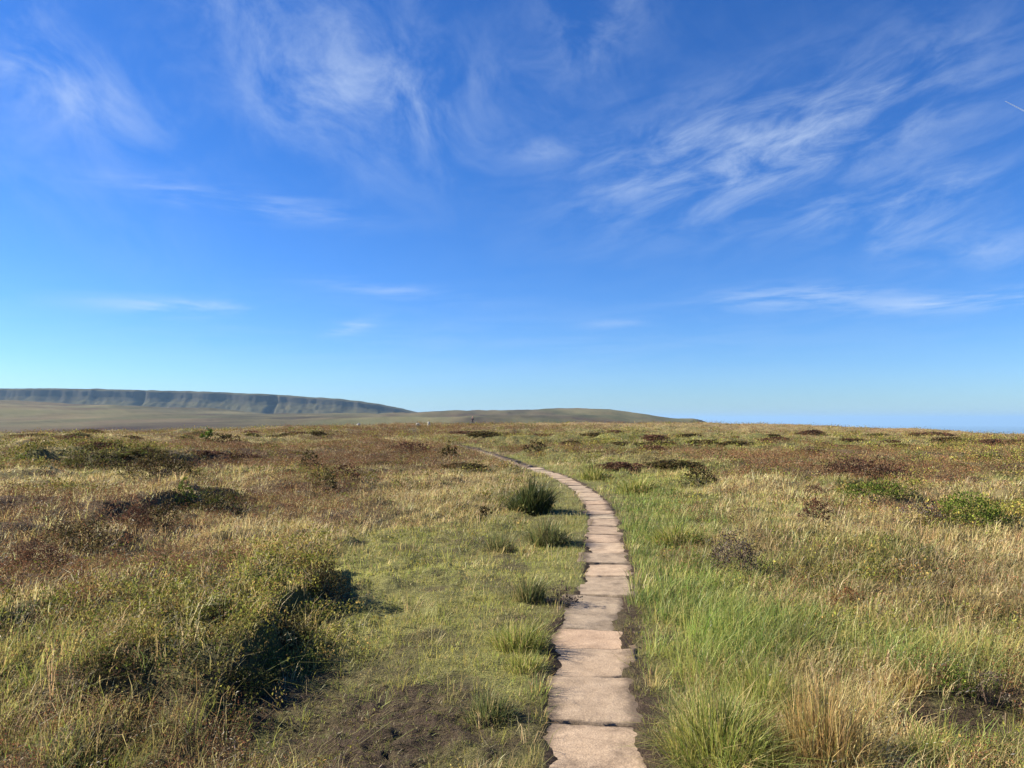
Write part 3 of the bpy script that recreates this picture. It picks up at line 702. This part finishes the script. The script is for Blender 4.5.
shrub('dead_heather', 'silvery dead heather patch beside the broad green bilberry on the right', 'dead heather', 930, 528, 60, 22, 'grey', .7, None, .5, (.22, .19, .17))
shrub('bilberry_bush', 'broad vivid green bilberry mound at the right of the silvery dead heather', 'bilberry bush', 982, 530, 76, 30, 'green', .8)
shrub('bilberry_bush', 'long flat strip of green bilberry under the far red heather', 'bilberry bush', 885, 501, 84, 17, 'green', .5)
shrub('heather_bush', 'wide dull red heather bank in the middle of the right moor', 'heather bush', 868, 482, 110, 22, 'rust', .5)
shrub('heather_bush', 'dark brown heather bush directly above the green bilberry strip', 'heather bush', 878, 493, 74, 14, 'dark', .5)
shrub('heather_bush', 'red heather tuft at the near end of the green bilberry strip', 'heather bush', 820, 496, 36, 12, 'rust', .6)
shrub('heather_bush', 'dark heather tuft by the first bend right of the path', 'heather bush', 535, 454, 26, 12, 'dark', .7)
shrub('heather_bush', 'dark olive heather tuft left of centre on the right moor', 'heather bush', 700, 486, 40, 17, 'dark', .6)
clump('grass_tussock', 'lush green tussock on the right verge of the middle path', 'grass tussock', 680, 546, 56, 32, RUSH_GREEN, 900, None, .6)
clump('grass_tussock', 'deep green tussock on the right verge where the path bends', 'grass tussock', 596, 480, 34, 18, RUSH_GREEN, 500, None, .6)
clump('grass_tussock', 'yellow-green tussock on the outside of the path bend', 'grass tussock', 640, 494, 44, 22, RUSH_GREEN, 600, None, .6)
clump('grass_tussock', 'fine pale straw tussock nodding over the right grass', 'grass tussock', 800, 660, 60, 46, RUSH_MIX, 600, None, .6)
# repeated clumps too alike to tell apart, copies of a few
def far_clumps():
    protos = []
    for i, pal in enumerate(['dark', 'rust', 'olive', 'dark', 'rust']):
        fol, stem = shrub_mesh(1.0, .8, .34, PALS[pal] * 1.35, 260, .06, 8, i * 3.1)
        protos.append((new_mesh('foliage', *fol, M_LEAF), new_mesh('stems', *stem, M_STEM)))
    rr = random.Random(11); n = 0; tries = 0; roots = []
    while n < 90 and tries < 900:
        tries += 1
        px = rr.uniform(0, 1024); py = rr.choice([rr.uniform(433, 450), rr.uniform(432, 470)])
        x, y, z, d = at(px, py)
        if d > 175 or abs(float(path_dist(np.array([x]), np.array([y]))[0])) < 1.2 + d * .02: continue
        i = rr.randrange(5); s = rr.uniform(.5, 1.25) * (d / 40) ** .45
        side = 'left' if x < float(path_x(np.array([y]))[0]) else 'right'
        tone = ['dark', 'rust', 'olive', 'dark', 'rust'][i]
        word = {'dark': 'small blackish', 'rust': 'small red-brown', 'olive': 'small olive'}[tone]
        t = empty('heather_clump', (x, y, z - .04), f'{word} heather clump scattered far out on the {side} moor', 'heather clump', f'{tone} heather clumps far out on the {side} moor')
        t.scale = (s * rr.uniform(1.3, 2.6), s * rr.uniform(.9, 1.5), s * rr.uniform(.45, .85)); t.rotation_euler.z = rr.uniform(-.3, .3)
        link('foliage', protos[i][0], t); link('stems', protos[i][1], t)
        n += 1
far_clumps()

# ------------------------------------------------------------------ pale boulders on the skyline
M_ROCK = stone_material('gritstone', (.25, .23, .20), (.45, .42, .37), 3, .02, False)
def boulder(label, px, py, wpx, hpx, seed, dep=128.0):
    d = dep; x, y = (px - 512) / F * d, d; w, h = wpx * d / F * 1.15, hpx * d / F * 1.25
    z = float(height(np.array([x]), np.array([y]))[0])
    bm = bmesh.new(); bmesh.ops.create_icosphere(bm, subdivisions=3, radius=1)
    P = np.array([v.co[:] for v in bm.verts])
    k = 1 + .28 * fbm(P[:, 0] * 1.6 + seed, P[:, 1] * 1.6 + P[:, 2] * 1.1, 3, 900 + seed)
    for v, kk in zip(bm.verts, k): v.co = Vector((v.co.x * kk * w / 2, v.co.y * kk * w * .4, max(v.co.z, -.35) * kk * h * .75))
    me = bpy.data.meshes.new('boulder'); bm.to_mesh(me); bm.free(); me.materials.append(M_ROCK)
    tag(link('boulder', me, None, (x, y, z + h * .2)), label, 'boulder')
boulder('white boulder at the left end of the skyline grass, under the far crag', 207, 426, 3.5, 4, 1, 104.0)
boulder('palest boulder in the skyline row left of the path', 359, 423.5, 6, 4, 2)
boulder('narrow pale boulder upright in the skyline row nearest the walker', 429, 423.5, 2.6, 4, 3)
boulder('low pale boulder midway along the skyline row left of the walker', 418, 423.5, 4, 2.6, 4)

# ------------------------------------------------------------------ walker far along the path
def walker():
    x, y, z, d = at(472.5, 425.4)
    x, y = (472.5 - 512) / F * 160, 160.0
    z = float(height(np.array([x]), np.array([y]))[0])
    M_SKIN = plain('skin', (.45, .27, .20)); M_TOP = plain('dark_jacket', (.03, .016, .022)); M_LEG = plain('dark_trousers', (.03, .03, .035)); M_HAIR = plain('light_hair', (.35, .2, .12)); M_SCARF = plain('pink_top', (.62, .22, .22))
    def skin(name, pts, edges, rad, mat, parent=None):
        me = bpy.data.meshes.new(name); me.from_pydata(pts, edges, []); me.materials.append(mat)
        o = link(name, me, parent)
        md = o.modifiers.new('Skin', 'SKIN'); md.use_smooth_shade = True
        for i, r_ in enumerate(rad): me.skin_vertices[0].data[i].radius = r_ if isinstance(r_, tuple) else (r_, r_)
        me.skin_vertices[0].data[0].use_root = True
        s = o.modifiers.new('Subdivision', 'SUBSURF'); s.levels = 1; s.render_levels = 2
        return o
    pts = [(0, 0, .94), (0, .01, 1.15), (0, .01, 1.40), (0, -.01, 1.50), (0, -.02, 1.60), (0, -.02, 1.72),
           (-.10, 0, .90), (-.11, -.14, .50), (-.11, -.10, .08), (-.11, -.24, .04), (.10, 0, .90), (.11, .10, .50), (.11, .26, .10), (.11, .14, .04),
           (-.19, .01, 1.38), (-.25, .08, 1.12), (-.25, -.04, .90), (-.25, -.08, .82), (.19, .01, 1.38), (.25, -.02, 1.12), (.25, -.14, .92), (.25, -.18, .84)]
    ed = [(0, 1), (1, 2), (2, 3), (3, 4), (4, 5), (0, 6), (6, 7), (7, 8), (8, 9), (0, 10), (10, 11), (11, 12), (12, 13), (2, 14), (14, 15), (15, 16), (16, 17), (2, 18), (18, 19), (19, 20), (20, 21)]
    rad = [(.15, .11), (.13, .10), (.15, .11), .05, (.085, .10), (.07, .08), .085, .06, .04, .035, .085, .06, .04, .035, .06, .045, .035, .03, .06, .045, .035, .03]
    body = skin('person', pts, ed, rad, M_SKIN)
    body.location = (x, y, z)
    tag(body, 'lone walker in dark clothes far away where the path meets the skyline', 'person')
    j = [0, 1, 2, 14, 15, 16, 18, 19, 20]; mp = {k: i for i, k in enumerate(j)}
    skin('jacket', [pts[k] for k in j], [(mp[a], mp[b]) for a, b in ed if a in mp and b in mp], [(.175, .135), (.155, .125), (.17, .13), .075, .06, .05, .075, .06, .05], M_TOP, body)
    j = [0, 6, 7, 8, 10, 11, 12]; mp2 = {k: i for i, k in enumerate(j)}
    skin('trousers', [pts[k] for k in j], [(mp2[a], mp2[b]) for a, b in ed if a in mp2 and b in mp2], [(.16, .125), .10, .075, .055, .10, .075, .055], M_LEG, body)
    skin('hat', [(0, 0, 1.66), (0, 0, 1.80)], [(0, 1)], [(.12, .13), (.08, .09)], M_SCARF, body)
walker()

# ------------------------------------------------------------------ contrail
def contrail():
    d = 22000.0
    pts = []
    for px, py in ((1005, 101), (1040, 119)):
        u, v = (px - 512) / F, (384 - py) / F
        pts.append(Vector((u, CP - v * SP, SP + v * CP)) * d)
    a, b = pts; ax = (b - a); L = ax.length; ax.normalize(); s1 = ax.orthogonal().normalized(); s2 = ax.cross(s1)
    V, Q = [], []; n = 24
    for i in range(n + 1):
        t = i / n; r_ = 7 + 20 * t ** .6
        for k in range(8):
            an = k * math.pi / 4; V.append(a + ax * L * t + (s1 * math.cos(an) + s2 * math.sin(an)) * r_)
    for i in range(n):
        for k in range(8): Q.append((i * 8 + k, i * 8 + (k + 1) % 8, i * 8 + 8 + (k + 1) % 8, i * 8 + 8 + k))
    m, nt, bsdf = mat_new('ice_vapour')
    nt.nodes.remove(bsdf); df = node(nt, 'ShaderNodeBsdfDiffuse'); tl = node(nt, 'ShaderNodeBsdfTranslucent'); tr = node(nt, 'ShaderNodeBsdfTransparent'); m1 = node(nt, 'ShaderNodeMixShader'); m2 = node(nt, 'ShaderNodeMixShader')
    df.inputs['Color'].default_value = tl.inputs['Color'].default_value = (.9, .9, .9, 1); m2.inputs[0].default_value = .28
    for a_, b_ in ((df.outputs[0], m1.inputs[1]), (tl.outputs[0], m1.inputs[2]), (tr.outputs[0], m2.inputs[1]), (m1.outputs[0], m2.inputs[2]), (m2.outputs[0], nt.nodes['Material Output'].inputs['Surface'])): nt.links.new(a_, b_)
    o = link('contrail', new_mesh('contrail', np.array([v[:] for v in V]), None, np.array(Q), None, m, True))
    tag(o, 'short thin white aircraft trail high in the blue sky', 'contrail')
contrail()

# ------------------------------------------------------------------ air
def haze():
    bm = bmesh.new(); bmesh.ops.create_cube(bm, size=1)
    me = bpy.data.meshes.new('haze'); bm.to_mesh(me); bm.free()
    o = link('haze', me); z0, z1 = -440, 136
    o.scale = (110000, 110000, z1 - z0); o.location = (0, 0, (z0 + z1) / 2); o.display_type = 'WIRE'
    m = bpy.data.materials.new('hazy_air'); m.use_nodes = True; nt = m.node_tree
    nt.nodes.remove(nt.nodes['Principled BSDF'])
    v = node(nt, 'ShaderNodeVolumePrincipled'); v.inputs['Color'].default_value = (.31, .52, .80, 1); v.inputs['Density'].default_value = 5.5e-5; v.inputs['Anisotropy'].default_value = .1
    nt.links.new(v.outputs[0], nt.nodes['Material Output'].inputs['Volume'])
    me.materials.append(m); tag(o, kind='stuff')
haze()

# ------------------------------------------------------------------ sky, with thin cirrus in fixed directions
w = bpy.data.worlds.new('World'); sc.world = w; w.use_nodes = True
nt = w.node_tree; bg = nt.nodes['Background']
sky = node(nt, 'ShaderNodeTexSky', sky_type='NISHITA'); sky.sun_disc = False
sky.sun_elevation = SUN_EL; sky.sun_rotation = SUN_AZ
sky.altitude = 600; sky.air_density = 1.0; sky.dust_density = .25; sky.ozone_density = 3.0
def mth(op, a, b=None, c=None, clamp=False):
    n = node(nt, 'ShaderNodeMath', operation=op); n.use_clamp = clamp
    for i, q in enumerate((a, b, c)):
        if q is None: continue
        if isinstance(q, (int, float)): n.inputs[i].default_value = q
        else: nt.links.new(q, n.inputs[i])
    return n.outputs[0]
tc = node(nt, 'ShaderNodeTexCoord'); sx = node(nt, 'ShaderNodeSeparateXYZ'); nt.links.new(tc.outputs['Generated'], sx.inputs[0])
az_ = mth('ARCTAN2', sx.outputs[0], sx.outputs[1]); el_ = mth('ARCSINE', sx.outputs[2])
def dirof(px, py):
    u, v = (px - 512) / F, (384 - py) / F
    d = Vector((u, CP - v * SP, SP + v * CP)).normalized()
    return math.atan2(d.x, d.y), math.asin(d.z)
cb = node(nt, 'ShaderNodeCombineXYZ'); nt.links.new(az_, cb.inputs[0]); nt.links.new(el_, cb.inputs[1])
def streak(angle, sx_, sy_, scale, detail, dist, off):
    vr = node(nt, 'ShaderNodeVectorRotate', rotation_type='Z_AXIS'); vr.inputs['Angle'].default_value = -angle; nt.links.new(cb.outputs[0], vr.inputs['Vector'])
    mp = node(nt, 'ShaderNodeMapping'); mp.inputs['Scale'].default_value = (sx_, sy_, 1); mp.inputs['Location'].default_value = (off, off * .7, 0); nt.links.new(vr.outputs[0], mp.inputs['Vector'])
    n = node(nt, 'ShaderNodeTexNoise'); n.inputs['Scale'].default_value = scale; n.inputs['Detail'].default_value = detail; n.inputs['Roughness'].default_value = .63; n.inputs['Distortion'].default_value = dist
    nt.links.new(mp.outputs[0], n.inputs['Vector']); return n.outputs['Fac']
N_R = streak(R(14), 2.6, 8, 3.6, 10, .45, 5.3)
N_L = streak(R(-38), 3.4, 4.6, 2.6, 10, .5, 7.7)
N_F = streak(R(2), 2.2, 16, 2.4, 8, .4, 1.3)
def stp(x, a, b):
    n = node(nt, 'ShaderNodeMapRange', interpolation_type='SMOOTHSTEP'); n.inputs[1].default_value = a; n.inputs[2].default_value = b; nt.links.new(x, n.inputs[0]); return n.outputs[0]
BL = [('L', 20, 60, 105, 42, -20, .9), ('L', 290, 50, 170, 75, -30, .4), ('L', 300, 100, 36, 48, -40, .35), ('L', 400, 95, 90, 50, -15, .55), ('L', 590, 35, 60, 34, 40, .5), ('L', 60, 200, 120, 40, -20, .25),
      ('R', 780, 145, 170, 52, 12, .85), ('R', 900, 203, 75, 20, 10, .8), ('R', 660, 160, 90, 50, 5, .3), ('R', 970, 245, 80, 22, -6, .7), ('R', 540, 150, 45, 10, 8, .5), ('R', 880, 90, 60, 14, 28, .35),
      ('F', 192, 308, 75, 7, 0, .95), ('F', 240, 203, 110, 12, -3, .6), ('F', 795, 297, 75, 11, 0, .95), ('F', 975, 301, 80, 8, 0, 1.1), ('F', 352, 327, 20, 5, 14, 1.0), ('F', 390, 290, 70, 7, -5, .5), ('F', 615, 324, 30, 4, 0, .5), ('F', 480, 340, 500, 40, 0, .15), ('L', 450, 40, 420, 110, 0, .17), ('R', 850, 140, 280, 90, 8, .14)]
groups = {'L': None, 'R': None, 'F': None}
for g, px, py, lx, ly, an, amp in BL:
    a0, e0 = dirof(px, py)
    dx = mth('SUBTRACT', az_, a0); dy = mth('SUBTRACT', el_, e0)
    ca, sa = math.cos(R(an)), math.sin(R(an))
    u = mth('MULTIPLY_ADD', dx, ca * F / lx, mth('MULTIPLY', dy, sa * F / lx)); v = mth('MULTIPLY_ADD', dy, ca * F / ly, mth('MULTIPLY', dx, -sa * F / ly))
    e = mth('MULTIPLY_ADD', u, u, mth('MULTIPLY', v, v))
    b_ = mth('MULTIPLY', mth('POWER', 2.718, mth('MULTIPLY', e, -1.0)), amp)
    groups[g] = b_ if groups[g] is None else mth('ADD', groups[g], b_)
cl = mth('ADD', mth('MULTIPLY', groups['L'], stp(N_L, .34, .80)), mth('ADD', mth('MULTIPLY', groups['R'], stp(N_R, .33, .82)), mth('MULTIPLY', groups['F'], stp(N_F, .38, .68))))
cl = mth('MULTIPLY', cl, .54, clamp=True)
hs = node(nt, 'ShaderNodeHueSaturation'); hs.inputs['Saturation'].default_value = 1.25; hs.inputs['Value'].default_value = 1.0
nt.links.new(sky.outputs[0], hs.inputs['Color'])
tint = node(nt, 'ShaderNodeVectorMath', operation='MULTIPLY'); nt.links.new(hs.outputs[0], tint.inputs[0]); tint.inputs[1].default_value = (.48, .67, 1.0)
mx = node(nt, 'ShaderNodeMix', data_type='RGBA'); nt.links.new(cl, mx.inputs[0]); nt.links.new(tint.outputs[0], mx.inputs[6]); mx.inputs[7].default_value = (4.4, 5.2, 6.2, 1)
nt.links.new(mx.outputs[2], bg.inputs['Color']); bg.inputs['Strength'].default_value = .058

sun = bpy.data.lights.new('sun', 'SUN'); sun.energy = 5.0; sun.angle = R(.53); sun.color = (1, .91, .74)
so = bpy.data.objects.new('sun', sun); col.objects.link(so)
sd = Vector((math.sin(SUN_AZ) * math.cos(SUN_EL), math.cos(SUN_AZ) * math.cos(SUN_EL), math.sin(SUN_EL)))
so.rotation_euler = sd.to_track_quat('Z', 'Y').to_euler(); so.location = sd * 50

# ------------------------------------------------------------------ camera and render
cam = bpy.data.cameras.new('camera'); cam.sensor_width = 36; cam.lens = F / 1024 * 36; cam.clip_start = .05; cam.clip_end = 200000
co = bpy.data.objects.new('camera', cam); col.objects.link(co); co.location = (0, 0, EYE); co.rotation_euler = (R(90) + PITCH, 0, 0)
sc.camera = co
vs = sc.view_settings; vs.view_transform = 'Standard'; vs.look = 'None'; vs.exposure = 1.55; vs.gamma = 1; vs.use_curve_mapping = False
sc.render.engine = 'CYCLES'
cy = sc.cycles; cy.max_bounces = 6; cy.diffuse_bounces = 3; cy.transmission_bounces = 4; cy.transparent_max_bounces = 6; cy.volume_bounces = 1
cy.use_denoising = True; cy.denoiser = 'OPENIMAGEDENOISE'; cy.denoising_input_passes = 'RGB_ALBEDO_NORMAL'; cy.denoising_prefilter = 'ACCURATE'
